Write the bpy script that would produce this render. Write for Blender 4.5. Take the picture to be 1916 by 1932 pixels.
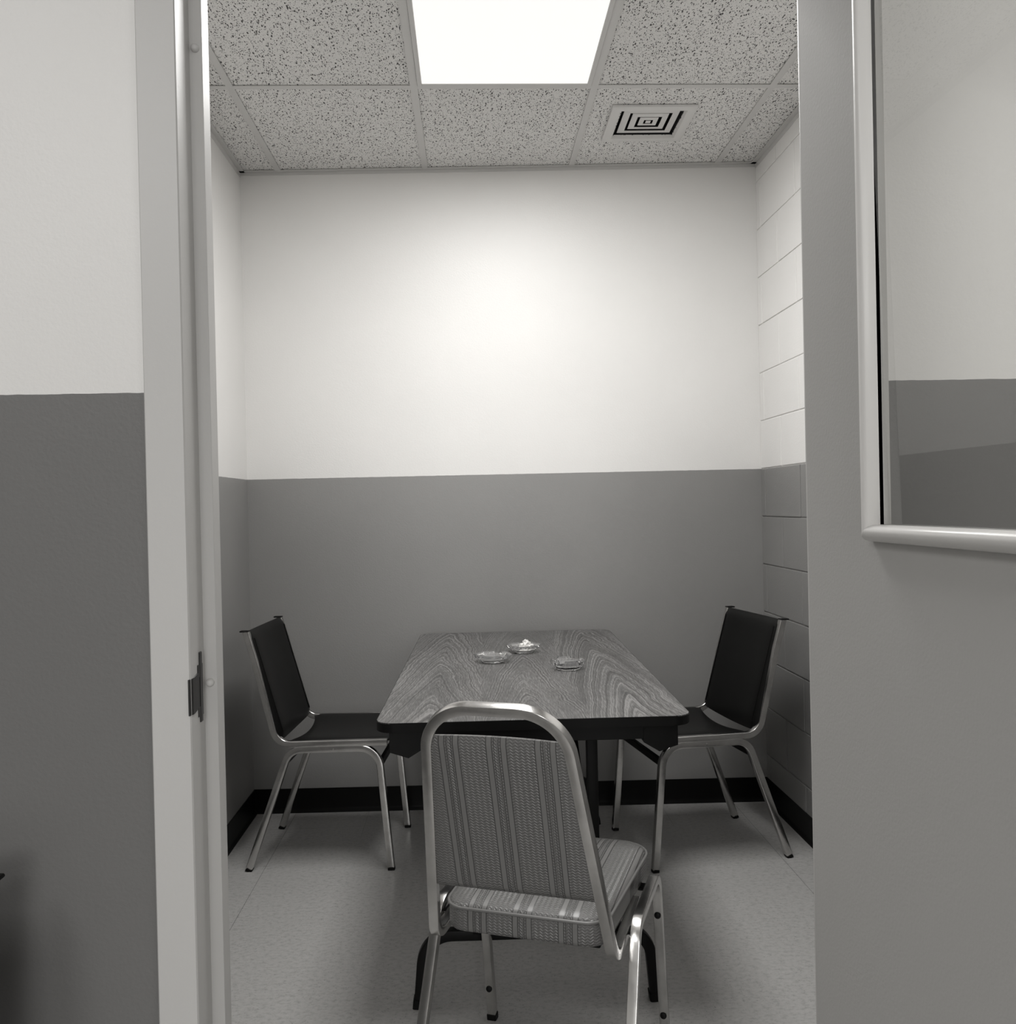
import bpy, bmesh, math, random
from mathutils import Vector, Matrix
random.seed(7)
C = bpy.context.scene.collection
for o in list(bpy.data.objects): bpy.data.objects.remove(o)

# ---------------------------------------------------------------- camera
F, CZ, YAW, PITCH, ROLL = 1702.5, 1.2676, 0.0409, -0.0073, -0.0215
fwd = Vector((math.sin(YAW)*math.cos(PITCH), math.cos(YAW)*math.cos(PITCH), math.sin(PITCH)))
rt = Vector((math.cos(YAW), -math.sin(YAW), 0)); up = rt.cross(fwd)
r2 = math.cos(ROLL)*rt + math.sin(ROLL)*up; u2 = -math.sin(ROLL)*rt + math.cos(ROLL)*up
cd = bpy.data.cameras.new('camera'); cam = bpy.data.objects.new('camera', cd); C.objects.link(cam)
cd.sensor_fit = 'HORIZONTAL'; cd.sensor_width = 36; cd.lens = F*36/1916; cd.clip_start = .02
cam.matrix_world = Matrix(((r2.x, u2.x, -fwd.x, 0), (r2.y, u2.y, -fwd.y, 0), (r2.z, u2.z, -fwd.z, CZ), (0, 0, 0, 1)))
bpy.context.scene.camera = cam

# ---------------------------------------------------------------- world, exposure, lights
w = bpy.data.worlds.new('world'); bpy.context.scene.world = w; w.use_nodes = True
w.node_tree.nodes['Background'].inputs[0].default_value = (.5, .49, .47, 1)
w.node_tree.nodes['Background'].inputs[1].default_value = 0.0
vs = bpy.context.scene.view_settings
vs.view_transform = 'Standard'; vs.look = 'None'; vs.gamma = 1; vs.use_curve_mapping = False
vs.exposure = 0.0
def area(name, loc, sx, sy, power, rot=(0, 0, 0), spread=180, col=(1, .993, .98)):
    l = bpy.data.lights.new(name, 'AREA'); l.shape = 'RECTANGLE'; l.size = sx; l.size_y = sy
    l.energy = power; l.spread = math.radians(spread); l.color = col
    o = bpy.data.objects.new(name, l); C.objects.link(o); o.location = loc; o.rotation_euler = rot; return o
HC = 2.678
area('room_lamp', (.144, 2.44, HC-.016), .55, 1.16, 34.5, spread=180)
HALL_FILL_LAMPS = ((-1.25, -.8, 24), (1.55, -.8, 18), (.05, -2.9, 32))  # invented lamps behind the viewpoint, added to light the doorway from the front
for hx, hy, hp in HALL_FILL_LAMPS: area('corridor_fill_lamp', (hx, hy, HC-.02), .55, 1.16, hp, spread=180)

area('added_window_fill', (.1, -4.42, 1.35), 1.9, 1.5, 42, rot=(math.radians(90), 0, 0), spread=150)  # frontal fill added behind the viewpoint to brighten doorway and lower room
# ---------------------------------------------------------------- object helpers
def link(name, bm, mat, parent=None, smooth=None):
    me = bpy.data.meshes.new(name)
    bmesh.ops.recalc_face_normals(bm, faces=bm.faces[:])
    bm.to_mesh(me); bm.free()
    o = bpy.data.objects.new(name, me); C.objects.link(o)
    for m in (mat if isinstance(mat, (list, tuple)) else [mat]): me.materials.append(m)
    if smooth is not None:
        for p in me.polygons: p.use_smooth = True
        try: me.set_sharp_from_angle(angle=math.radians(smooth))
        except Exception: pass
    if parent: o.parent = parent
    return o
def empty(name, loc, rz=0):
    o = bpy.data.objects.new(name, None); C.objects.link(o); o.location = loc; o.rotation_euler = (0, 0, rz)
    o.empty_display_size = .05; return o
def tag(o, label, cat, group=None):
    o['label'] = label; o['category'] = cat
    if group: o['group'] = group
    return o
def struct(name, bm, mat, smooth=None):
    o = link(name, bm, mat, None, smooth); o['kind'] = 'structure'; return o
def box(bm, a, b, bev=0, seg=2, mi=0):
    x0, y0, z0 = a; x1, y1, z1 = b
    v = [bm.verts.new(p) for p in ((x0,y0,z0),(x1,y0,z0),(x1,y1,z0),(x0,y1,z0),(x0,y0,z1),(x1,y0,z1),(x1,y1,z1),(x0,y1,z1))]
    fs = [bm.faces.new([v[i] for i in f]) for f in ((3,2,1,0),(4,5,6,7),(0,1,5,4),(1,2,6,5),(2,3,7,6),(3,0,4,7))]
    for f in fs: f.material_index = mi
    if bev:
        es = list({e for f in fs for e in f.edges})
        bmesh.ops.bevel(bm, geom=es, offset=bev, segments=seg, affect='EDGES', profile=.5)
    return fs
def prism(bm, poly, z0, z1, bev=0, axis='z'):
    def P(a, b, c): return (a, b, c) if axis == 'z' else ((a, c, b) if axis == 'y' else (c, a, b))
    lo = [bm.verts.new(P(a, b, z0)) for a, b in poly]; hi = [bm.verts.new(P(a, b, z1)) for a, b in poly]
    n = len(poly); fs = [bm.faces.new(lo[::-1]), bm.faces.new(hi)]
    for i in range(n): fs.append(bm.faces.new([lo[i], lo[(i+1) % n], hi[(i+1) % n], hi[i]]))
    if bev: bmesh.ops.bevel(bm, geom=list(fs[0].edges)+list(fs[1].edges), offset=bev, segments=2, affect='EDGES')
    return fs
def rrect(x0, y0, x1, y1, r, n=8):
    if not isinstance(r, (tuple, list)): r = (r,)*4
    out = []
    for (cx, cy, a, rr) in ((x0+r[0], y0+r[0], 180, r[0]), (x1-r[1], y0+r[1], 270, r[1]), (x1-r[2], y1-r[2], 0, r[2]), (x0+r[3], y1-r[3], 90, r[3])):
        for i in range(n+1):
            t = math.radians(a+90*i/n); out.append((cx+rr*math.cos(t), cy+rr*math.sin(t)))
    return out
def fillet(pts, rad, n=8):
    P = [Vector(p) for p in pts]; out = [P[0]]
    for i in range(1, len(P)-1):
        r = rad[i-1] if isinstance(rad, (list, tuple)) else rad
        a = (P[i-1]-P[i]).normalized(); b = (P[i+1]-P[i]).normalized()
        ang = a.angle(b); t = r/math.tan(ang/2)
        c = P[i]+(a+b).normalized()*(r/math.sin(ang/2))
        s = P[i]+a*t-c; e = P[i]+b*t-c; tot = s.angle(e); ax = s.cross(e).normalized()
        for k in range(n+1):
            out.append(c+Matrix.Rotation(tot*k/n, 3, ax) @ s)
    out.append(P[-1]); return out
def sweep(bm, path, a, b, side, c=.0025, round_=False, cap=True, mi=0):
    """tube of section a (along 'side' vector) by b, corners chamfered c; frames carried along the path"""
    P = [Vector(p) for p in path]; S = Vector(side).normalized(); rings = []
    if round_: prof = [(a/2*math.cos(2*math.pi*k/14), b/2*math.sin(2*math.pi*k/14)) for k in range(14)]
    else:
        prof = []
        for cx, cy, st in ((1, 1, 0), (-1, 1, 90), (-1, -1, 180), (1, -1, 270)):
            for k in range(4):
                t = math.radians(st+30*k); prof.append((cx*(a/2-c)+c*math.cos(t), cy*(b/2-c)+c*math.sin(t)))
    for i, p in enumerate(P):
        t0 = (P[i]-P[i-1]).normalized() if i else None
        t1 = (P[i+1]-P[i]).normalized() if i < len(P)-1 else None
        T = (t0+t1).normalized() if (t0 and t1) else (t0 or t1)
        S = (S-T*S.dot(T)).normalized(); N = T.cross(S)
        k = 1.0
        if t0 and t1: k = 1/max(.5, math.cos(t0.angle(t1)/2))
        rings.append([bm.verts.new(p+S*u+N*v) for u, v in prof])
    m = len(prof)
    for i in range(len(rings)-1):
        for j in range(m):
            f = bm.faces.new([rings[i][j], rings[i][(j+1) % m], rings[i+1][(j+1) % m], rings[i+1][j]]); f.material_index = mi
    if cap: bm.faces.new(rings[0][::-1]); bm.faces.new(rings[-1])
def closed_tube(bm, path, r, n=8):
    P = [Vector(p) for p in path]; m = len(P); rings = []
    for i in range(m):
        T = (P[(i+1) % m]-P[i-1]).normalized(); Z = Vector((0, 0, 1)); S = T.cross(Z).normalized(); N = S.cross(T)
        rings.append([bm.verts.new(P[i]+S*r*math.cos(2*math.pi*k/n)+N*r*math.sin(2*math.pi*k/n)) for k in range(n)])
    for i in range(m):
        for j in range(n):
            bm.faces.new([rings[i][j], rings[i][(j+1) % n], rings[(i+1) % m][(j+1) % n], rings[(i+1) % m][j]])
def lathe(bm, prof, n=24, c=(0, 0, 0), rad=None):
    rings = []
    for r, z in prof:
        rings.append([bm.verts.new((c[0]+r*(rad(k, n) if rad else 1)*math.cos(2*math.pi*k/n), c[1]+r*(rad(k, n) if rad else 1)*math.sin(2*math.pi*k/n), c[2]+z)) for k in range(n)])
    for i in range(len(rings)-1):
        for k in range(n): bm.faces.new([rings[i][k], rings[i][(k+1) % n], rings[i+1][(k+1) % n], rings[i+1][k]])
    bm.faces.new(rings[0][::-1]); bm.faces.new(rings[-1])

# ---------------------------------------------------------------- materials (black and white print, faintly warm)
def g(v, a=1): return (v, v*.987, v*.965, a)
class N:
    def __init__(s, name):
        s.m = bpy.data.materials.new(name); s.m.use_nodes = True; s.t = s.m.node_tree; s.b = s.t.nodes['Principled BSDF']
        s.tc = s.t.nodes.new('ShaderNodeTexCoord'); s.geo = s.t.nodes.new('ShaderNodeNewGeometry')
    def n(s, typ, **kw):
        x = s.t.nodes.new(typ)
        for k, v in kw.items():
            if hasattr(x, k) and k not in ('inputs',): setattr(x, k, v)
        return x
    def L(s, a, b): s.t.links.new(a, b)
    def math(s, op, a, b=None, c=None, clamp=False):
        x = s.t.nodes.new('ShaderNodeMath'); x.operation = op; x.use_clamp = clamp
        for i, v in enumerate((a, b, c)):
            if v is None: continue
            if isinstance(v, (int, float)): x.inputs[i].default_value = v
            else: s.L(v, x.inputs[i])
        return x.outputs[0]
    def noise(s, vec, scale, detail=4, rough=.5, out=0):
        x = s.n('ShaderNodeTexNoise'); x.inputs['Scale'].default_value = scale; x.inputs['Detail'].default_value = detail
        x.inputs['Roughness'].default_value = rough
        if vec is not None: s.L(vec, x.inputs['Vector'])
        return x.outputs[out]
    def map(s, vec, scale=(1, 1, 1), loc=(0, 0, 0), rot=(0, 0, 0)):
        x = s.n('ShaderNodeMapping'); x.inputs['Scale'].default_value = scale; x.inputs['Location'].default_value = loc
        x.inputs['Rotation'].default_value = rot; s.L(vec, x.inputs['Vector']); return x.outputs[0]
    def ramp(s, fac, stops, interp='LINEAR'):
        x = s.n('ShaderNodeValToRGB'); cr = x.color_ramp; cr.interpolation = interp
        while len(cr.elements) < len(stops): cr.elements.new(.5)
        for e, (p, v) in zip(cr.elements, stops): e.position = p; e.color = g(v)
        s.L(fac, x.inputs[0]); return x.outputs[0]
    def mix(s, fac, a, b):
        x = s.n('ShaderNodeMix', data_type='RGBA')
        for i, v in ((0, fac), (6, a), (7, b)):
            if isinstance(v, (int, float)): x.inputs[i].default_value = v
            elif isinstance(v, tuple): x.inputs[i].default_value = v
            else: s.L(v, x.inputs[i])
        return x.outputs[2]
    def bump(s, h, dist=.001, st=1.0):
        x = s.n('ShaderNodeBump'); x.inputs['Distance'].default_value = dist; x.inputs['Strength'].default_value = st
        s.L(h, x.inputs['Height']); s.L(x.outputs[0], s.b.inputs['Normal'])
    def xyz(s, vec):
        x = s.n('ShaderNodeSeparateXYZ'); s.L(vec, x.inputs[0]); return x.outputs
    def set(s, col=None, rough=.5, metal=0, **kw):
        if col is not None:
            if isinstance(col, (int, float)): s.b.inputs['Base Color'].default_value = g(col)
            else: s.L(col, s.b.inputs['Base Color'])
        s.b.inputs['Roughness'].default_value = rough; s.b.inputs['Metallic'].default_value = metal
        for k, v in kw.items(): s.b.inputs[k].default_value = v
        return s
def simple(name, v, rough=.5, metal=0, mottle=0, bump=0, bscale=300, **kw):
    s = N(name)
    if mottle:
        f = s.noise(s.tc.outputs['Object'], 6, 5); c = s.ramp(f, [(.3, v*(1-mottle)), (.7, v*(1+mottle))]); s.set(c, rough, metal, **kw)
    else: s.set(v, rough, metal, **kw)
    if bump: s.bump(s.noise(s.tc.outputs['Object'], bscale, 3), bump)
    return s.m

PZ_ROOM, PZ_HALL = 1.3985, 1.4215
def two_tone(name, pz, upper, lower, rough, tilt=0.0, bump=.0004):
    s = N(name); p = s.xyz(s.geo.outputs['Position'])
    wob = s.noise(s.map(s.geo.outputs['Position'], (40, 40, 3)), 1, 2)
    z = s.math('ADD', p[2], s.math('MULTIPLY', s.math('SUBTRACT', wob, .5), .002))
    z = s.math('ADD', z, s.math('MULTIPLY', p[0], -tilt))
    f = s.math('GREATER_THAN', z, pz)
    m = s.noise(s.geo.outputs['Position'], 1.6, 4)
    cu = s.ramp(m, [(.3, upper*.97), (.7, upper*1.02)]); cl = s.ramp(m, [(.3, lower*.95), (.7, lower*1.05)])
    s.set(s.mix(f, cl, cu), rough)
    s.bump(s.noise(s.geo.outputs['Position'], 180, 3, .6), bump); return s.m
M = {}
M['wall_room'] = two_tone('room wall paint', PZ_ROOM, .78, .26, .44)
M['wall_block'] = two_tone('block wall paint', PZ_ROOM-.001, .80, .25, .42, bump=.0006)
M['wall_hall'] = two_tone('corridor wall paint', PZ_HALL, .76, .155, .45)
M['door_paint'] = simple('grey door enamel', .45, .7, bump=.0002, bscale=240, **{'Specular IOR Level': .1})
M['frame_paint'] = simple('pale grey frame enamel', .54, .43, bump=.00012, bscale=200)
M['bead_paint'] = simple('off white bead enamel', .74, .35)
M['tbar'] = simple('ceiling bar enamel', .6, .45)
M['vent_paint'] = simple('white vent enamel', .68, .4)
M['base'] = simple('black vinyl cove', .006, .4, **{'Specular IOR Level': .12})
M['void'] = simple('dark duct', .01, .9)
M['black_metal'] = simple('black enamel', .006, .4, **{'Specular IOR Level': .15})
M['black_rubber'] = simple('black rubber', .006, .5, **{'Specular IOR Level': .15})
M['strike'] = simple('dull bronze plate', .05, .4, .6, mottle=.3)
M['rubber_pale'] = simple('pale rubber', .6, .4)
M['paper'] = simple('white paper', .85, .8)
M['ash'] = simple('cigarette ash', .12, .9, mottle=.4)
def chrome():
    s = N('chrome'); f = s.noise(s.tc.outputs['Object'], 9, 5, .6)
    s.set(s.ramp(f, [(.3, .46), (.65, .68)]), .22, 1)
    r = s.n('ShaderNodeMapRange'); r.inputs['To Min'].default_value = .14; r.inputs['To Max'].default_value = .30
    s.L(f, r.inputs[0]); s.L(r.outputs[0], s.b.inputs['Roughness'])
    s.bump(s.noise(s.tc.outputs['Object'], 40, 2), .0002); return s.m
M['chrome'] = chrome()
def vinyl():
    s = N('black vinyl'); s.set(.005, .42); s.b.inputs['Specular IOR Level'].default_value = .16
    s.bump(s.noise(s.tc.outputs['Object'], 500, 3), .0002); return s.m
M['vinyl'] = vinyl()
def emit(name, v, st):
    s = N(name); s.set(v, .5); s.b.inputs['Emission Color'].default_value = (1, .99, .965, 1); s.b.inputs['Emission Strength'].default_value = st; return s.m
M['diffuser'] = emit('prismatic diffuser', .5, .78)
def ceiling_tile():
    s = N('fissured ceiling tile'); p = s.geo.outputs['Position']
    # scattered short worm holes: stretched, randomly turned cells plus pinholes
    hole = None
    for (rz, sc, thr, off) in ((0.3, (150, 62, 1), .16, 0), (1.9, (125, 50, 1), .15, 3.1), (2.7, (175, 80, 1), .16, 7.7), (0.9, (170, 170, 1), .17, 1.3)):
        mp = s.map(p, sc, (off, off, 0), (0, 0, rz))
        wv = s.noise(p, 30, 2, .5, 1)
        mx = s.n('ShaderNodeVectorMath', operation='MULTIPLY_ADD'); s.L(wv, mx.inputs[0]); mx.inputs[1].default_value = (1.2, 1.2, 0); s.L(mp, mx.inputs[2])
        v = s.n('ShaderNodeTexVoronoi'); v.voronoi_dimensions = '2D'; v.inputs['Scale'].default_value = 1; s.L(mx.outputs[0], v.inputs['Vector'])
        rnd = s.xyz(v.outputs['Color'])[0]
        t = s.math('MULTIPLY', s.math('POWER', rnd, 4.5), thr*2.15)
        h = s.math('SUBTRACT', t, v.outputs['Distance']); h = s.math('MULTIPLY', h, 30, clamp=True)
        hole = h if hole is None else s.math('MAXIMUM', hole, h)
    base = s.ramp(s.noise(p, 260, 3, .8), [(.36, .60), (.5, .78), (.7, .84)])
    s.set(s.mix(hole, base, g(.075)), .95)
    s.bump(s.math('MULTIPLY', hole, -1), .0015); return s.m
M['tile'] = ceiling_tile()
def floor_mat():
    s = N('vinyl composition tile'); p = s.geo.outputs['Position']; x = s.xyz(p)
    T = .3048
    def joint(c, off, w=.0025):
        m = s.math('FRACT', s.math('DIVIDE', s.math('ADD', c, 50*T-off), T))
        d = s.math('MINIMUM', m, s.math('SUBTRACT', 1, m)); return s.math('LESS_THAN', d, w)
    j = s.math('MAXIMUM', joint(x[0], -.757), s.math('MULTIPLY', joint(x[1], 3.612, .0035), s.math('MULTIPLY_ADD', s.math('GREATER_THAN', x[1], 3.5), .5, .15)))
    # joints are dirty only along the side walls and the back wall
    side = s.math('GREATER_THAN', s.math('ABSOLUTE', s.math('SUBTRACT', x[0], .157)), .80)
    back = s.math('MULTIPLY', s.math('GREATER_THAN', x[1], 3.50), .55)
    j = s.math('MULTIPLY', j, s.math('ADD', s.math('MULTIPLY', s.math('MAXIMUM', side, back), .72), .03))
    mot = s.ramp(s.noise(s.map(p, (60, 85, 1)), 1, 6, .75), [(.30, .27), (.48, .405), (.72, .47)])
    n1 = s.noise(s.map(p, (150, 190, 1)), 1, 2, .6)
    spk = s.math('MULTIPLY', s.math('SUBTRACT', n1, .63), 12, clamp=True)
    big = s.math('GREATER_THAN', s.noise(p, 4, 3), .47)
    col = s.mix(s.math('MULTIPLY', spk, s.math('MULTIPLY_ADD', big, .5, .25)), mot, g(.10))
    s.set(s.mix(j, col, g(.03)), .34)
    r = s.ramp(s.noise(p, 3, 4), [(.3, .28), (.7, .42)]); s.L(r, s.b.inputs['Roughness'])
    s.bump(s.noise(p, 25, 3), .0003); return s.m
M['floor'] = floor_mat()
def wood():
    s = N('walnut laminate'); x = s.xyz(s.tc.outputs['Object']); O = s.tc.outputs['Object']
    per = .262
    warp = s.math('SUBTRACT', s.noise(s.map(O, (6, 3.0, 1)), 1, 2), .5)
    wig = s.math('SUBTRACT', s.noise(s.map(O, (38, 16, 1)), 1, 3), .5)
    u = s.math('ADD', s.math('DIVIDE', s.math('ADD', x[0], s.math('MULTIPLY', warp, .05)), per), 20.5); cell = s.math('FLOOR', u)
    t = s.math('MULTIPLY', s.math('SUBTRACT', s.math('SUBTRACT', u, cell), .5), per)
    t = s.math('ADD', t, s.math('MULTIPLY', wig, .012))
    k = s.math('MULTIPLY', s.math('POWER', s.math('ABSOLUTE', t), 1.35), 15)
    sc = s.math('ADD', s.math('ADD', x[1], k), s.math('MULTIPLY', s.math('SINE', s.math('MULTIPLY', cell, 2.4)), .3))
    sc = s.math('ADD', sc, s.math('MULTIPLY', warp, .16)); sc = s.math('ADD', sc, s.math('MULTIPLY', wig, .03))
    cb = s.n('ShaderNodeCombineXYZ'); s.L(s.math('MULTIPLY', sc, 34), cb.inputs[0]); s.L(s.math('MULTIPLY', cell, 3.3), cb.inputs[1])
    g1 = s.noise(cb.outputs[0], 1, 3, .6)
    fine = s.noise(s.map(O, (420, 26, 1)), 1, 3, .6)
    cloud = s.noise(s.map(O, (9, 3, 1)), 1, 3)
    f = s.math('ADD', s.math('ADD', s.math('MULTIPLY', g1, .62), s.math('MULTIPLY', fine, .30)), s.math('MULTIPLY', cloud, .12))
    s.set(s.ramp(f, [(.40, .040), (.475, .072), (.54, .115), (.61, .22)]), .40)
    return s.m
M['wood'] = wood()
def fabric(axes, name):
    """woven vinyl: groups of plain bands beside a braided strip, zigzag weave between"""
    s = N(name); x = s.xyz(s.tc.outputs['Object']); X = x[0]; Z = x[axes]
    def zig(per, amp, row):
        f = s.math('FRACT', s.math('DIVIDE', X, per)); tri = s.math('ABSOLUTE', s.math('SUBTRACT', f, .5))
        return s.math('MULTIPLY_ADD', s.math('SINE', s.math('MULTIPLY', s.math('ADD', Z, s.math('MULTIPLY', tri, amp)), 2*math.pi/row)), .5, .5)
    u = s.math('FRACT', s.math('DIVIDE', s.math('ADD', X, 20*.093+.0465), .093)); d = s.math('MULTIPLY', s.math('SUBTRACT', u, .5), .093)
    a = s.math('ABSOLUTE', d)
    grp = s.math('LESS_THAN', a, .0205)
    band = s.math('MULTIPLY', s.math('GREATER_THAN', a, .0095), s.math('LESS_THAN', a, .0185))
    line = s.math('MAXIMUM', s.math('LESS_THAN', s.math('ABSOLUTE', s.math('SUBTRACT', a, .0195)), .0010),
                  s.math('LESS_THAN', s.math('ABSOLUTE', s.math('SUBTRACT', a, .0085)), .0009))
    ln2 = s.math('LESS_THAN', s.math('ABSOLUTE', s.math('SUBTRACT', a, .0045)), .0007)
    line = s.math('MAXIMUM', line, ln2)
    weave = zig(.0105, .0065, .0058); braid = zig(.0125, .012, .006)
    pat = s.math('ADD', s.math('MULTIPLY', weave, s.math('SUBTRACT', 1, grp)), s.math('MULTIPLY', braid, s.math('MULTIPLY', grp, s.math('LESS_THAN', a, .0085))))
    pat = s.math('MAXIMUM', pat, s.math('MULTIPLY', band, .8))
    h = s.math('MULTIPLY', pat, s.math('SUBTRACT', 1, line))
    col = s.mix(h, g(.13), g(.175)); col = s.mix(band, col, g(.18)); col = s.mix(line, col, g(.06))
    s.set(col, .36); s.b.inputs['Specular IOR Level'].default_value = .6
    s.bump(h, .001); return s.m
M['fab_back'] = fabric(2, 'striped woven vinyl back'); M['fab_seat'] = fabric(1, 'striped woven vinyl seat')
M['fab_side'] = M['fab_back']
M['piping'] = simple('grey vinyl piping', .17, .3)
def glass(name, ior, rough=0.0, tint=1.0, ripple=0):
    s = N(name); s.set(tint, rough); s.b.inputs['Base Color'].default_value = (1, 1, 1, 1)
    if ripple: s.bump(s.noise(s.tc.outputs['Object'], 95, 1), ripple)
    s.b.inputs['Transmission Weight'].default_value = .94; s.b.inputs['IOR'].default_value = ior; return s.m
M['glass'] = glass('pressed glass', 1.52, ripple=.0005)
def pane():
    s = N('window glass'); o = s.t.nodes['Material Output']
    tr = s.n('ShaderNodeBsdfTransparent'); tr.inputs[0].default_value = (.965, .965, .955, 1)
    gl = s.n('ShaderNodeBsdfGlossy'); gl.inputs['Roughness'].default_value = .005; gl.inputs[0].default_value = (1, 1, 1, 1)
    fr = s.n('ShaderNodeFresnel'); fr.inputs[0].default_value = 1.5
    mx = s.n('ShaderNodeMixShader'); s.L(s.math('MULTIPLY', fr.outputs[0], s.math('SUBTRACT', 1, s.geo.outputs['Backfacing'])), mx.inputs[0]); s.L(tr.outputs[0], mx.inputs[1]); s.L(gl.outputs[0], mx.inputs[2]); s.L(mx.outputs[0], o.inputs[0]); return s.m
M['pane'] = pane()

# ---------------------------------------------------------------- setting: the small room
XL, XR, DL, DR = -.9323, 1.223, 3.8156, 3.7493
YF, YB = 1.17, 1.275          # corridor face and room face of the front wall
def wall_back():
    bm = bmesh.new(); prism(bm, [(XL-.1, DL+.003), (XR+.1, DR-.003), (XR+.1, DR+.1), (XL-.1, DL+.1)], 0, HC+.1); return bm
struct('wall_back', wall_back(), M['wall_room'])
bm = bmesh.new(); box(bm, (XL-.1, YB, 0), (XL, DL+.05, HC+.1)); struct('wall_left', bm, M['wall_room'])
bm = bmesh.new(); box(bm, (XR+.003, YB, 0), (XR+.15, DR+.05, HC+.1))
cz = 0; row = 0; CH = PZ_ROOM/7
while cz < HC:
    off = 3.502-.1985 if row % 2 == 0 else 3.502
    y = YB-.5
    k = -8
    while True:
        y0 = off+k*.397; y1 = y0+.397; k += 1
        if y1 < YB+.02: continue
        if y0 > DR-.01: break
        jx = random.uniform(-.0008, .0008)
        a = max(y0+.0025, YB); b = min(y1-.0025, DR)
        if b-a > .02: box(bm, (XR+jx-.0008, a, cz+.0025), (XR+.02, b, min(cz+CH-.0025, HC+.02)), .0018, 2)
    cz += CH; row += 1
struct('wall_right', bm, M['wall_block'])
bm = bmesh.new(); box(bm, (-3.2, -4.7, -.05), (3.4, 3.95, 0)); struct('floor', bm, M['floor'])
# ceiling: lay-in tiles a little above the flanges of the bars
GX = [-.7704+i*.6096 for i in range(4)]; GY = 3.0483
bm = bmesh.new()
cells_x = [XL]+GX+[XR]; cells_y = [YB, GY-1.2192, GY, DL]
for i in range(5):
    for j in range(3):
        if i == 2 and j == 1: continue
        x0, x1, y0, y1 = cells_x[i], cells_x[i+1], cells_y[j], cells_y[j+1]
        if i == 3 and j == 2:
            hx0, hx1, hy0, hy1 = .575, .803, 3.228, 3.456
            for q in ((x0+.001, y0+.001, hx0, y1-.001), (hx1, y0+.001, x1-.001, y1-.001), (hx0, y0+.001, hx1, hy0), (hx0, hy1, hx1, y1-.001)):
                box(bm, (q[0], q[1], HC+.003), (q[2], q[3], HC+.02))
            continue
        box(bm, (x0+.001, y0+.001, HC+.003), (x1-.001, y1-.001, HC+.02))
ceil = struct('ceiling', bm, M['tile'])
bm = bmesh.new()
for x in GX: box(bm, (x-.012, YB, HC-.001), (x+.012, DL, HC+.0015)); box(bm, (x-.001, YB, HC+.0015), (x+.001, DL, HC+.02))
for y in (GY, GY-1.2192): box(bm, (XL, y-.012, HC-.0008), (XR, y+.012, HC+.0013))
gr = link('ceiling_grid', bm, M['tbar'], ceil)
bm = bmesh.new()
prism(bm, [(XL, DL-.004), (XR, DR-.004), (XR, DR-.024), (XL, DL-.024)], HC-.0015, HC+.001)
prism(bm, [(XL, DL), (XR, DR), (XR, DR-.0025), (XL, DL-.0025)], HC-.013, HC+.001)
for x, s in ((XL, 1), (XR, -1)):
    box(bm, (min(x, x+s*.022), YB, HC-.0015), (max(x, x+s*.022), DL, HC+.001))
    box(bm, (min(x, x+s*.002), YB, HC-.02), (max(x, x+s*.002), DL, HC))
link('wall_angle', bm, M['tbar'], ceil)
# cove base
def cove(name, p0, p1, nrm):
    bm = bmesh.new(); prof = [(0, .1), (.003, .1), (.0035, .02), (.006, .008), (.013, .001), (.013, 0), (0, 0)]
    r = []
    for p in (p0, p1): r.append([bm.verts.new((p[0]+nrm[0]*d, p[1]+nrm[1]*d, z)) for d, z in prof])
    for i in range(len(prof)): bm.faces.new([r[0][i], r[0][(i+1) % 7], r[1][(i+1) % 7], r[1][i]])
    bm.faces.new(r[0]); bm.faces.new(r[1][::-1]); struct(name, bm, M['base'], 50)
cove('baseboard_left', (XL, YB), (XL, DL), (1, 0))
cove('baseboard_back', (XL, DL), (XR, DR), (-.03, -1))
cove('baseboard_right', (XR, YB), (XR, DR), (-1, 0))

# ---------------------------------------------------------------- setting: front wall, frame, corridor
JL, JR, DH = -.4105, .541, 2.03
bm = bmesh.new()
box(bm, (-3, YF+.001, 0), (JL+.03, YB, HC+.1)); box(bm, (JR-.03, YF+.001, 0), (3.2, YB, HC+.1)); box(bm, (JL+.03, YF+.001, DH+.03), (JR-.03, YB, HC+.1))
struct('wall_front', bm, M['wall_hall'])
# pressed steel frame, profile in (distance from opening edge, depth)
prof = [(0, .02), (0, -.008), (.0015, -.010), (.0485, -.010), (.050, -.008), (.050, .028), (.0485, .030), (.0485, .054), (.065, .054), (.0655, .0545), (.0655, .0765), (.058, .0765), (.058, .112), (.0, .112), (0, .09), (.045, .09), (.045, .02)]
def jamb(x, s):
    bm = bmesh.new(); r = []
    for z in (0, DH+.04): r.append([bm.verts.new((x+s*d, YF+t, z)) for d, t in prof])
    n = len(prof)
    for i in range(n): bm.faces.new([r[0][i], r[0][(i+1) % n], r[1][(i+1) % n], r[1][i]])
    bm.faces.new(r[0]); bm.faces.new(r[1][::-1]); return bm
fr = struct('trim_1', jamb(JL, 1), M['frame_paint'])
fr2 = struct('trim_2', jamb(JR, -1), M['frame_paint'])
bm = bmesh.new(); box(bm, (JL, YF-.010, DH), (JR, YF+.112, DH+.05)); box(bm, (JL+.05, YF+.054, DH-.015), (JR-.05, YF+.0765, DH+.01))
struct('trim_3', bm, M['frame_paint'])
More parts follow.
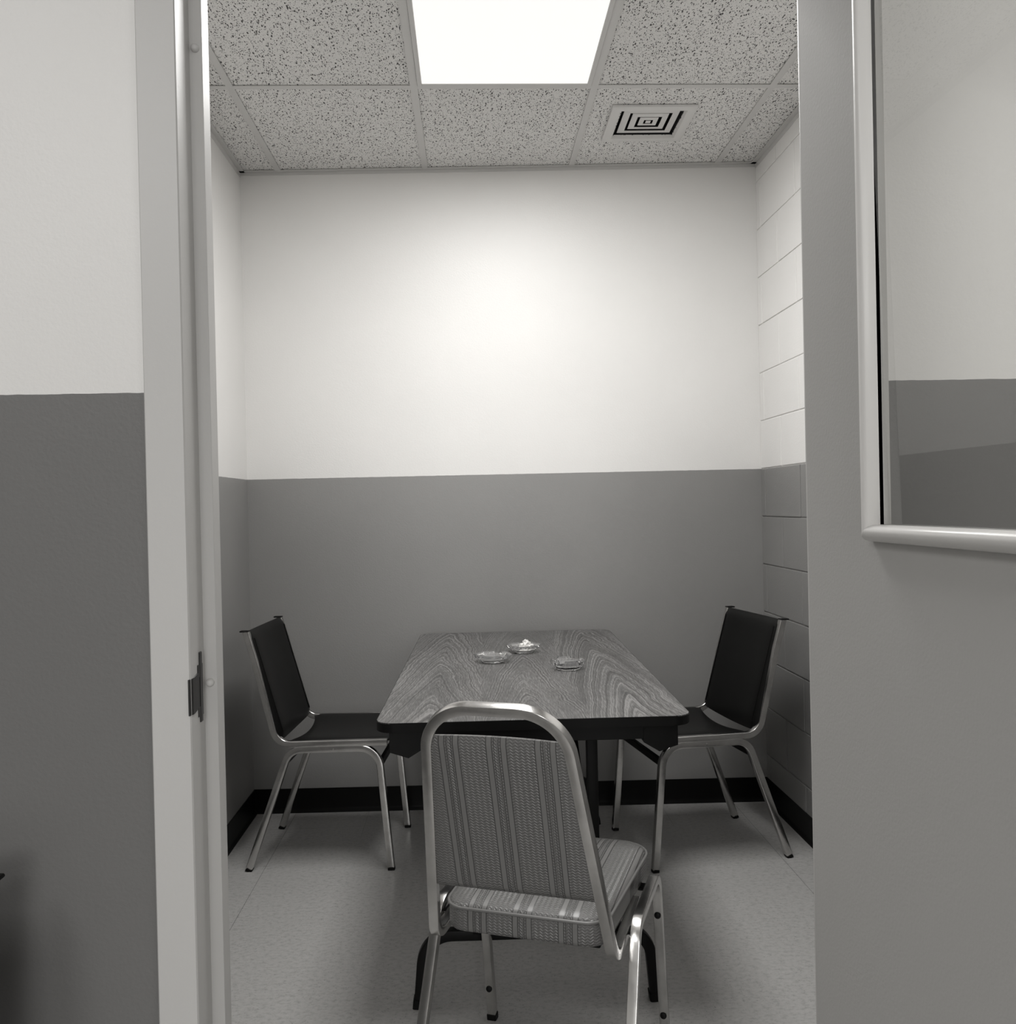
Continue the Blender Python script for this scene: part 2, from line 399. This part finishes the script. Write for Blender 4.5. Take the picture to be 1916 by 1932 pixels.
# strike plate: flat plate on the rebate with curved lip over the edge, keeper hole
XJ = JL+.050
bm = bmesh.new()
box(bm, (XJ-.001, YF+.019, 1.000), (XJ+.0012, YF+.040, 1.068), .0008, 2)
pts = [(0, 1.007), (-.010, 1.002), (-.010, 1.058), (0, 1.062)]
pr = [(XJ-.0005, YF+.019), (XJ+.0012, YF+.019), (XJ+.0010, YF+.004), (XJ+.001, YF-.002), (XJ-.001, YF-.0125), (XJ-.0025, YF-.0125), (XJ-.001, YF-.003)]
lo = [bm.verts.new((a, b, 1.009 if b < YF+.01 else 1.012)) for a, b in pr]; hi = [bm.verts.new((a, b, 1.055 if b < YF+.01 else 1.058)) for a, b in pr]
for i in range(len(pr)): bm.faces.new([lo[i], lo[(i+1) % 7], hi[(i+1) % 7], hi[i]])
bm.faces.new(lo[::-1]); bm.faces.new(hi)
sp = link('strike_plate', bm, M['strike'], fr)
bm = bmesh.new(); box(bm, (XJ, YF+.024, 1.013), (XJ+.0016, YF+.036, 1.052), .0005, 1); link('latch_hole', bm, M['void'], sp)
bm = bmesh.new(); box(bm, (XJ-.001, YF+.026, .992), (XJ+.0018, YF+.036, 1.084), .001, 2); link('strike_tab', bm, M['strike'], sp)
for z in (1.039, 1.886):
    bm = bmesh.new(); lathe(bm, [(.0001, 0), (.0056, 0), (.0056, .003), (.0045, .0055), (.0025, .0068), (.0001, .0070)], 20)
    o = link('door_bumper', bm, M['rubber_pale'] if z < 1.5 else M['frame_paint'], fr, 40); o.rotation_euler = (math.radians(90), 0, 0); o.location = (JL+.0565, YF+.0542, z)
# corridor shell behind and beside the camera
bm = bmesh.new(); box(bm, (-3, -4.6, 0), (3.2, -4.5, HC+.1)); struct('wall_corridor', bm, M['wall_hall'])
bm = bmesh.new(); box(bm, (-3.1, -4.6, 0), (-3, YB, HC+.1)); struct('wall_corridor_left', bm, M['wall_hall'])
bm = bmesh.new(); box(bm, (3.2, -4.6, 0), (3.3, YB, HC+.1)); struct('wall_corridor_right', bm, M['wall_hall'])
bm = bmesh.new(); box(bm, (-3.1, -4.6, HC+.003), (3.3, YF, HC+.02)); struct('ceiling_corridor', bm, M['tile'])
cove('baseboard_corridor', (-3, YF), (JL, YF), (0, -1))

# made-up window frame behind the viewpoint, added to go with the frontal fill
bm = bmesh.new()
for a, b in (((-.9, .54), (-.85, 2.16)), ((1.05, .54), (1.1, 2.16)), ((-.85, .54), (1.05, .59)), ((-.85, 2.11), (1.05, 2.16)), ((.08, .59), (.12, 2.11))):
    box(bm, (a[0], -4.5, a[1]), (b[0], -4.45, b[1]), .003, 1)
struct('added_window_1', bm, M['frame_paint'])
# ---------------------------------------------------------------- door leaf, swung open into the corridor
DXF, DT = .4412, .044
PANE_TILT, PANE_YAW = -.8, .9       # the pane sits slightly out of true in its beads
def dY(u): return YF-u
door = empty('door_1', (DXF, YF, 0)); door['kind'] = 'structure'
def dlink(name, bm, mat, sm=None, parent=None):
    o = link(name, bm, mat, None, sm); o.parent = parent or door
    o.matrix_parent_inverse = Matrix.Translation((-DXF, -YF, 0)) if not parent else Matrix.Identity(4); return o
U0, U1, W0, W1 = .2126, .640, 1.2385, 1.93
bm = bmesh.new()
def slab(x0, x1, u0, u1, w0, w1):
    box(bm, (x0, dY(.8), .01), (x1, dY(u1), 2.05)); box(bm, (x0, dY(u0), .01), (x1, dY(.002), 2.05))
    box(bm, (x0, dY(u1), .01), (x1, dY(u0), w0)); box(bm, (x0, dY(u1), w1), (x1, dY(u0), 2.05))
slab(DXF, DXF+.012, U0, U1, W0, W1)
slab(DXF+.012, DXF+DT, .135, .70, W0-.06, W1+.06)
leaf = dlink('door_leaf', bm, M['door_paint'])
def bead(bm, ax, a, b, c, s):
    # rounded strip on the door face; c = edge next to glass, s = outward direction
    w_, p_ = .019, .0165
    sec = [(0, .004), (0, -.006), (.002, -p_*.75), (.005, -p_*.95), (.009, -p_), (.0135, -p_*.9), (.0170, -p_*.62), (.019, -p_*.2), (.019, .001)]
    r = []
    for e, q in ((a, -1), (b, 1)):
        ring = []
        for d, x in sec:
            ext = e+q*d                # mitred ends
            ring.append(bm.verts.new((DXF+x, c+s*d, ext) if ax == 'z' else (DXF+x, ext, c+s*d)))
        r.append(ring)
    n = len(sec)
    for i in range(n): bm.faces.new([r[0][i], r[0][(i+1) % n], r[1][(i+1) % n], r[1][i]])
    bm.faces.new(r[0]); bm.faces.new(r[1][::-1])
for ax, a, b, c, s in (('z', W0, W1, dY(U0), 1), ('z', W0, W1, dY(U1), -1), ('y', dY(U1), dY(U0), W0, -1), ('y', dY(U1), dY(U0), W1, 1)):
    bm = bmesh.new(); bead(bm, ax, a, b, c, s); dlink('glazing_bead', bm, M['bead_paint'], 50)
bm = bmesh.new(); box(bm, (-.002, dY(U1+.004)-dY(.4), W0-.004-1.5), (.002, dY(U0-.004)-dY(.4), W1+.004-1.5))
bmesh.ops.rotate(bm, verts=bm.verts, cent=(0, 0, 0), matrix=Matrix.Rotation(math.radians(PANE_TILT), 3, 'Y') @ Matrix.Rotation(math.radians(PANE_YAW), 3, 'Z'))
bmesh.ops.translate(bm, verts=bm.verts, vec=(DXF+.007, dY(.4), 1.5)); dlink('glass_pane', bm, M['pane'])
for z in (.25, 1.05, 1.83):
    bm = bmesh.new(); lathe(bm, [(.006, 0), (.006, .1)], 12, (DXF+DT+.006, YF-.008, z)); dlink('hinge', bm, M['black_metal'], 40)

# ---------------------------------------------------------------- ceiling light and vent
LX, LY = .1440, 2.4387
t = tag(empty('ceiling_light', (LX, LY, HC)), 'bright rectangular fluorescent panel light set in the tiled ceiling above the table', 'ceiling light')
bm = bmesh.new()
for a, b in (((-.292, -.597), (-.277, .597)), ((.277, -.597), (.292, .597)), ((-.277, -.597), (.277, -.582)), ((-.277, .582), (.277, .597))):
    box(bm, (a[0], a[1], -.004), (b[0], b[1], .05), .001, 1)
box(bm, (-.292, -.597, .05), (.292, .597, .056))
link('light_frame', bm, M['tbar'], t)
bm = bmesh.new(); box(bm, (-.2765, -.5815, -.002), (.2765, .5815, .004)); link('light_diffuser', bm, M['diffuser'], t)
for hi_, (hx, hy, hp) in enumerate(HALL_FILL_LAMPS):  # unseen fixtures made up to house the corridor fill lamps
  t = tag(empty('ceiling_light', (hx, hy, HC)), ('added unseen fill light panel in the corridor ceiling, left of the doorway', 'added unseen fill light panel in the corridor ceiling, right of the open door', 'added unseen fill light panel farthest down the corridor ceiling, behind the viewpoint')[hi_], 'ceiling light', 'added corridor fill lights')
  bm = bmesh.new()
  for a, b in (((-.292, -.597), (-.277, .597)), ((.277, -.597), (.292, .597)), ((-.277, -.597), (.277, -.582)), ((-.277, .582), (.277, .597))):
      box(bm, (a[0], a[1], -.004), (b[0], b[1], .02), .001, 1)
  link('light_frame', bm, M['tbar'], t)
  bm = bmesh.new(); box(bm, (-.2765, -.5815, -.006), (.2765, .5815, -.002)); link('light_diffuser', bm, M['diffuser'], t)

vx, vy, vr = .5355+.1532, 3.1888+.1532, .1532
t = tag(empty('ceiling_vent', (vx, vy, HC), -.01), 'square white air vent of nested louvre rings in the ceiling right of the light', 'air vent')
def ring(bm, prof):
    # prof: closed list of (half size, z)
    rs = [[bm.verts.new((sx*h, sy*h, z)) for sx, sy in ((-1, -1), (1, -1), (1, 1), (-1, 1))] for h, z in prof]
    n = len(rs)
    for i in range(n):
        for k in range(4): bm.faces.new([rs[i][k], rs[i][(k+1) % 4], rs[(i+1) % n][(k+1) % 4], rs[(i+1) % n][k]])
bm = bmesh.new(); ring(bm, [(.1532, .001), (.1532, -.006), (.150, -.008), (.121, -.008), (.114, .008), (.116, .008), (.123, .0)])
link('vent_frame', bm, M['vent_paint'], t, 35)
for a, b in ((.1015, .0775), (.0665, .0455)):
    bm = bmesh.new(); ring(bm, [(a, .0085), (a, .0065), (b, .0035), (b, .0055)])
    link('vent_louvre', bm, M['vent_paint'], t)
bm = bmesh.new(); box(bm, (-.009, -.009, .004), (.009, .009, .006)); link('vent_centre', bm, M['vent_paint'], t)
bm = bmesh.new(); ring(bm, [(.034, .008), (.034, .006), (.017, .004), (.017, .006)]); link('vent_louvre', bm, M['vent_paint'], t)
bm = bmesh.new(); box(bm, (-.1128, -.1128, .058), (.1128, .1128, .060)); ring(bm, [(.1138, .004), (.1138, .061), (.1128, .061), (.1128, .004)]); link('vent_throat', bm, M['void'], t)

# ---------------------------------------------------------------- folding table
TX, TY, TH, TW, TL, TZ = .1409, 2.1617, -.0188, .3834, 1.524, .7514
table = tag(empty('folding_table', (TX, TY, 0), TH), 'rectangular wood-grain laminate folding table with black edge and legs, far end towards the back wall', 'table')
poly = rrect(-TW, 0, TW, TL, .045, 8)
bm = bmesh.new(); prism(bm, rrect(-TW+.0015, .0015, TW-.0015, TL-.0015, .0435, 8), TZ-.010, TZ); link('tabletop', bm, M['wood'], table)
bm = bmesh.new(); prism(bm, poly, TZ-.024, TZ-.0008, .0015); link('edge_band', bm, M['black_rubber'], table, 40)
bm = bmesh.new()
for a, b in (((-.345, .035), (-.325, TL-.035)), ((.325, .035), (.345, TL-.035)), ((-.345, .032), (.345, .050)), ((-.345, TL-.05), (.345, TL-.032))):
    box(bm, (a[0], a[1], TZ-.062), (b[0], b[1], TZ-.024), .001, 1)
link('apron', bm, M['black_metal'], table)
for sx in (-1, 1):
    for sy in (0, 1):
        bm = bmesh.new(); y0, y1 = (.028, .105) if sy == 0 else (TL-.105, TL-.028)
        x0, x1, xm = sx*.352, sx*.268, sx*.306
        prism(bm, [(x0, TZ-.024), (x1, TZ-.024), (x1, TZ-.070), (xm, TZ-.093), (x0, TZ-.078)], y0, y1, .0012, axis='y')
        link('corner_block', bm, M['black_metal'], table)
for e, yl in ((0, .124), (1, TL-.13)):
    for sx in (-1, 1):
        bm = bmesh.new(); sweep(bm, [(sx*.150, yl, .185), (sx*.150, yl, TZ-.024)], .028, .028, (1, 0, 0), .003)
        link('leg', bm, M['black_metal'], table, 30)
        bm = bmesh.new(); yb = .42 if e == 0 else TL-.42
        sweep(bm, [(sx*.135, yl, .42), (sx*.12, yb, TZ-.03)], .016, .006, (1, 0, 0), .001); link('leg_brace', bm, M['black_metal'], table, 30)
    bm = bmesh.new()
    pth = fillet([(-.300, yl, .012), (-.285, yl, .182), (.285, yl, .182), (.300, yl, .012)], .075, 10)
    sweep(bm, pth, .028, .028, (0, 1, 0), .004); fb = link('foot_bar', bm, M['black_metal'], table, 30)
    for sx in (-1, 1):
        bm = bmesh.new(); sweep(bm, [(sx*.3013, yl, 0), (sx*.299, yl, .022)], .033, .033, (1, 0, 0), .004); link('foot_cap', bm, M['black_rubber'], fb)
    bm = bmesh.new(); box(bm, (-.165, yl-.02, TZ-.04), (.165, yl+.02, TZ-.024), .002, 1); link('leg_hinge', bm, M['black_metal'], table)

# ---------------------------------------------------------------- glass ashtrays on the table
def w2t(x, y): return (x, y, TZ)
def ashtray_round(x, y, rz, R, label, butts=0):
    t = tag(empty('ashtray', (x, y, TZ), rz), label, 'ashtray', None)
    n = 48
    def notch(rmid):
        return None
    bm = bmesh.new(); prof = [(.0001, 0), (R*.60, 0), (R*.64, .003), (R*.66, .006), (R*.97, .019), (R, .023), (R*.985, .0255), (R*.90, .0265), (R*.84, .0235), (R*.70, .010), (R*.55, .0075), (.0001, .007)]
    rings = []
    for i, (r, z) in enumerate(prof):
        ring_ = []
        for k in range(n):
            a = 2*math.pi*k/n
            hexf = 1/ max(math.cos(((a+math.pi/8) % (math.pi/4))-math.pi/8), .8)
            rr = r*(1+(hexf-1)*.9*(1 if 3 < i < 8 else .4))
            dz = 0
            if z > .019 and (k % 16) in (7, 8, 9): dz = -.0065
            ring_.append(bm.verts.new((rr*math.cos(a), rr*math.sin(a), z+dz)))
        rings.append(ring_)
    for i in range(len(rings)-1):
        for k in range(n): bm.faces.new([rings[i][k], rings[i][(k+1) % n], rings[i+1][(k+1) % n], rings[i+1][k]])
    bm.faces.new(rings[0][::-1]); bm.faces.new(rings[-1])
    link('glass_bowl', bm, M['glass'], t, 14)
    return t
def crumple(bm, c, s, n=3, seed=1):
    rnd = random.Random(seed); r = bmesh.ops.create_icosphere(bm, subdivisions=n, radius=1)
    for v in r['verts']:
        k = 1+.35*math.sin(v.co.x*5+seed)*math.cos(v.co.y*6+v.co.z*4)+rnd.uniform(-.18, .18)
        v.co = Vector((c[0]+v.co.x*k*s[0], c[1]+v.co.y*k*s[1], c[2]+v.co.z*k*s[2]))
ashtray_round(.062, 2.985, .2, .060, 'round clear glass ashtray, leftmost of the three on the table, empty')
tb = ashtray_round(.174, 3.165, .5, .058, 'clear glass ashtray nearest the back wall with white crumpled paper in it')
p = tag(empty('crumpled_paper', (.180, 3.168, TZ+.0085)), 'small wad of white crumpled paper sitting in the farthest ashtray', 'paper')
bm = bmesh.new(); crumple(bm, (.004, 0, .0205), (.012, .010, .013), 3, 3); crumple(bm, (-.010, .004, .013), (.010, .009, .008), 3, 5); crumple(bm, (.016, -.003, .013), (.012, .008, .007), 3, 8)
crumple(bm, (0, -.002, .0065), (.020, .014, .0055), 3, 9); link('paper_wad', bm, M['paper'], p)
# squarer faceted tray
t = tag(empty('ashtray', (.292, 2.818, TZ), .12), 'faceted square-cornered clear glass ashtray, rightmost and nearest on the table', 'ashtray')
bm = bmesh.new(); R = .050; n = 32
prof = [(.0001, 0), (.70*R, 0), (.74*R, .004), (.98*R, .016), (1.0*R, .024), (.97*R, .031), (.86*R, .031), (.72*R, .012), (.55*R, .009), (.0001, .009)]
rings = []
for i, (r, z) in enumerate(prof):
    ring_ = []
    for k in range(n):
        a = 2*math.pi*k/n; m8 = ((a+math.pi/8) % (math.pi/4))-math.pi/8
        rr = r/math.cos(m8)*1.0
        dz = -.010 if z > .025 and k % 8 in (3, 4, 5) else 0
        ring_.append(bm.verts.new((rr*math.cos(a), rr*math.sin(a), z+dz)))
    rings.append(ring_)
for i in range(len(rings)-1):
    for k in range(n): bm.faces.new([rings[i][k], rings[i][(k+1) % n], rings[i+1][(k+1) % n], rings[i+1][k]])
bm.faces.new(rings[0][::-1]); bm.faces.new(rings[-1]); link('glass_bowl', bm, M['glass'], t, 14)

# ---------------------------------------------------------------- black vinyl side chairs
HCX = -.779
def side_chair(loc, rz, label):
    t = tag(empty('side_chair', loc, rz), label, 'chair', 'black vinyl side chairs')
    W = .209                                                   # half track; local x forward, y left
    for s in (-1, 1):
        y = s*W
        bm = bmesh.new()
        path = fillet([(.004, y, .010), (.155, y, .426), (.468, y, .430), (.505, y, .010)], [.062, .072], 10)
        sweep(bm, path, .0235, .0235, (0, 1, 0), .0026); lf = link('leg_frame', bm, M['chrome'], t, 21)
        for x0, x1 in ((.0005, .006), (.5055, .5045)):
            bm = bmesh.new(); sweep(bm, [(x0, y, 0), (x1, y, .012)], .0235, .0235, (0, 1, 0), .003); link('foot_cap', bm, M['black_rubber'], lf)
        bm = bmesh.new()
        path = fillet([(.010, y, .843), (.038, y, .745), (.112, y, .4445), (.500, y, .4485)], [.5, .062], 10)
        sweep(bm, path, .0225, .0225, (0, 1, 0), .0026); bf = link('seat_tube', bm, M['chrome'], t, 21)
        bm = bmesh.new(); box(bm, (-.010, y-.012, .842), (.022, y+.012, .847), .0015, 1); link('end_cap', bm, M['black_rubber'], bf)
        bm = bmesh.new(); lathe(bm, [(.0001, 0), (.004, 0), (.0035, .0015), (.0001, .002)], 12)
        b = link('bolt', bm, M['chrome'], lf, 40); b.location = (.31, y-.0107 if s < 0 else y+.0107, .428); b.rotation_euler = (math.radians(90 if s < 0 else -90), 0, 0)
    # stretchers
    for x, z in ((.474, .373), (.132, .378)):
        bm = bmesh.new(); box(bm, (x-.007, -W+.010, z-.013), (x+.007, W-.010, z+.013), .002, 2); link('stretcher', bm, M['black_metal'], t)
    # sling seat: closed pad with a dished crown, concave rear edge
    bm = bmesh.new(); nx, ny = 14, 20; top = []; bot = []
    Wp = W-.004
    for j in range(ny+1):
        v = -1+2*j/ny; rt_, rb_ = [], []
        yy = v*Wp
        for i in range(nx+1):
            u = i/nx
            xr = .142+.030*(1-v*v)**.8; xx = xr+(.500-xr)*u
            side_ = 1-abs(v)**6; endr = 1-(abs(2*u-1))**10
            z = .450-.016*(1-v*v)*(1-.35*u)+.004*endr
            zt = z+.0085*max(0, side_)**.5; zb = z-.010*max(0, side_)**.5
            if u == 0 or u == 1: zt -= .004; zb += .004
            rt_.append(bm.verts.new((xx, yy, zt+.003))); rb_.append(bm.verts.new((xx, yy, zb+.001)))
        top.append(rt_); bot.append(rb_)
    def grid(a, b):
        for j in range(ny):
            for i in range(nx):
                bm.faces.new([a[j][i], a[j][i+1], a[j+1][i+1], a[j+1][i]]); bm.faces.new([b[j][i], b[j+1][i], b[j+1][i+1], b[j][i+1]])
            bm.faces.new([a[j][0], a[j+1][0], b[j+1][0], b[j][0]]); bm.faces.new([a[j][nx], b[j][nx], b[j+1][nx], a[j+1][nx]])
        for i in range(nx):
            bm.faces.new([a[0][i], b[0][i], b[0][i+1], a[0][i+1]]); bm.faces.new([a[ny][i], a[ny][i+1], b[ny][i+1], b[ny][i]])
    grid(top, bot); link('seat', bm, M['vinyl'], t, 60)
    # sling back
    bm = bmesh.new(); nx, ny = 16, 20; top = []; bot = []
    def axis(u):      # point on tube axis from bottom to top
        z = .462+(.842-.462)*u; x = .108-(.462-z)*0 - .107*(z-.462)/.38*1.0
        x += -.012*math.sin(math.pi*u)*0
        return x+.004, z
    for j in range(ny+1):
        v = -1+2*j/ny; rt_, rb_ = [], []
        yy = v*(W+.0095)
        for i in range(nx+1):
            u = i/nx; x, z = axis(u)
            z += -.014*(1-v*v)*(1-u)**8
            f = max(0, 1-abs(v)**14)**.5; e = max(0.0, 1-abs(2*u-1)**24)**.5
            xf = x+.008+.016*f*(.4+.6*e)-.010*(1-v*v)*(1-abs(v)**3); xb = x+.002-.002*(1-v*v)
            if abs(v) < .93: xb -= .006*e
            rt_.append(bm.verts.new((xf, yy, z))); rb_.append(bm.verts.new((xb, yy, z)))
        top.append(rt_); bot.append(rb_)
    grid(top, bot); bk = link('backrest', bm, M['vinyl'], t, 60)
    for s in (-1, 1):
        bm = bmesh.new(); pts = []
        for i in range(1, 16):
            x, z = axis(i/16); v = .87
            f = (1-v**14)**.5; pts.append((x+.008+.016*f-.010*(1-v*v)*(1-v**3)+.0005, s*.87*(W+.0095), z))
        sweep(bm, pts, .004, .004, (0, 1, 0), round_=True); link('piping', bm, M['vinyl'], bk, 60)
    return t
side_chair((-.7955, 3.4145, 0), math.atan2(-.034, .505), 'black vinyl chair with chrome legs at the left side of the table')
side_chair((1.0655, 3.3545, 0), math.atan2(-.085, -.488), 'black vinyl chair with chrome legs at the right, beside the block wall')

side_chair((HCX, 1.076, 0), -math.pi/2, 'black vinyl chair standing against the corridor wall at the far left edge')

# ---------------------------------------------------------------- striped banquet chair, back to the viewer
bc = tag(empty('banquet_chair', (.08, 1.755, 0), -.354), 'chrome-framed chair with striped grey seat and back in front of the table', 'chair')
TB = .0205
lean = lambda z: -(z-.402)*.286
bm = bmesh.new()
a0 = (-.184, .235, .418); a1 = (-.182, .002, .402); a2 = (-.139, lean(.811), .811); a3 = (-.130, lean(.901), .901)
m = lambda p: (-p[0], p[1], p[2])
path = fillet([a0, a1, (-.1305, lean(.901), .901), (.1305, lean(.901), .901), m(a1), m(a0)], [.040, .094, .094, .040], 14)
sweep(bm, path, TB, .019, (1, 0, 0), .0018); bf = link('back_frame', bm, M['chrome'], bc, 21)
for s in (-1, 1):
    bm = bmesh.new(); x = s*.2095
    path = fillet([(s*.213, -.103, .012), (x, .092, .432), (x, .350, .432), (s*.213, .421, .012)], [.050, .050], 12)
    sweep(bm, path, TB, .0195, (1, 0, 0), .0018); lf = link('leg_frame', bm, M['chrome'], bc, 21)
    for y0, y1 in ((-.1075, -.1015), (.4215, .420)):
        bm = bmesh.new(); sweep(bm, [(s*.213, y0, 0), (s*.213, y1, .014)], .0235, .0225, (1, 0, 0), .003); link('foot_cap', bm, M['black_rubber'], lf)
    # pairs of black rubber stacking buttons on the front legs
    for z in (.335, .085) if s > 0 else (.335, .085):
        tt = (z-.012)/(.432-.012); yy = .421+(.350-.421)*tt
        bm = bmesh.new(); lathe(bm, [(.0001, 0), (.0075, 0), (.0075, .003), (.005, .005), (.0001, .0055)], 18)
        b = link('rubber_button', bm, M['black_rubber'], lf, 40); b.location = (s*(.2095+.0035*(1-tt)), yy-.0095, z); b.rotation_euler = (math.radians(90-9.6), 0, 0)
# seat cushion: rounded plan, boxed sides, crowned top
def plan(off, n=10): return [(x*(.890+.125*(y/.436)), y) for x, y in rrect(-.186+off, .004+off, .186-off, .436-off, (.050-off*.6, .050-off*.6, .075-off*.6, .075-off*.6), n)]
bm = bmesh.new(); rings = []
lv = [(.010, .415), (.002, .418), (0, .426), (0, .450), (.001, .462), (.004, .468), (.010, .4715), (.025, .476), (.055, .4805), (.10, .4835), (.15, .485)]
for off, z in lv: rings.append([bm.verts.new((x, y, z)) for x, y in plan(off)])
n = len(rings[0])
for i in range(len(rings)-1):
    for k in range(n): bm.faces.new([rings[i][k], rings[i][(k+1) % n], rings[i+1][(k+1) % n], rings[i+1][k]])
bm.faces.new(rings[0][::-1]); bm.faces.new(rings[-1])
for f in bm.faces:
    f.material_index = 0 if f.calc_center_median().z > .462 else 1
seat = link('seat', bm, [M['fab_seat'], M['fab_side']], bc, 60)
for z, r_, off in ((.4645, .0033, -.0005),):
    bm = bmesh.new(); closed_tube(bm, [(x, y, z) for x, y in plan(off)], r_); link('piping', bm, M['piping'], seat, 60)
bm = bmesh.new(); box(bm, (-.150, .03, .406), (.150, .41, .416), .002, 1); link('seat_board', bm, M['black_rubber'], bc)
for s in (-1, 1):
    for yy in (.10, .31):
        bm = bmesh.new(); box(bm, (min(s*.148, s*.203), yy, .4065), (max(s*.148, s*.203), yy+.03, .4125), .001, 1); link('seat_bracket', bm, M['black_metal'], bc)
# back pad between the tubes
bm = bmesh.new(); nz, nx = 24, 20; fr_, bk_ = [], []
for i in range(nz+1):
    u = i/nz; z = .526+(.843-.526)*u
    hw = .182+(.1305-.182)*(z-.402)/.499-TB/2+.003
    e = max(0, 1-abs(2*u-1)**18)**.5; A, B = [], []
    for j in range(nx+1):
        v = -1+2*j/nx; f = max(0, 1-abs(v)**10)**.5
        thb = .0065*e*(.35+.65*f); thf = .008+.017*e*f
        x = v*hw; zz = z+(.004*(1-v*v) if u > .9 else 0)
        A.append(bm.verts.new((x, lean(z)-thb-.001, zz))); B.append(bm.verts.new((x, lean(z)+thf, zz)))
    bk_.append(A); fr_.append(B)
for i in range(nz):
    for j in range(nx):
        bm.faces.new([bk_[i][j], bk_[i][j+1], bk_[i+1][j+1], bk_[i+1][j]]); bm.faces.new([fr_[i][j], fr_[i+1][j], fr_[i+1][j+1], fr_[i][j+1]])
    bm.faces.new([bk_[i][0], bk_[i+1][0], fr_[i+1][0], fr_[i][0]]); bm.faces.new([bk_[i][nx], fr_[i][nx], fr_[i+1][nx], bk_[i+1][nx]])
for j in range(nx):
    bm.faces.new([bk_[0][j], fr_[0][j], fr_[0][j+1], bk_[0][j+1]]); bm.faces.new([bk_[nz][j], bk_[nz][j+1], fr_[nz][j+1], fr_[nz][j]])
pad = link('backrest', bm, M['fab_back'], bc, 60)
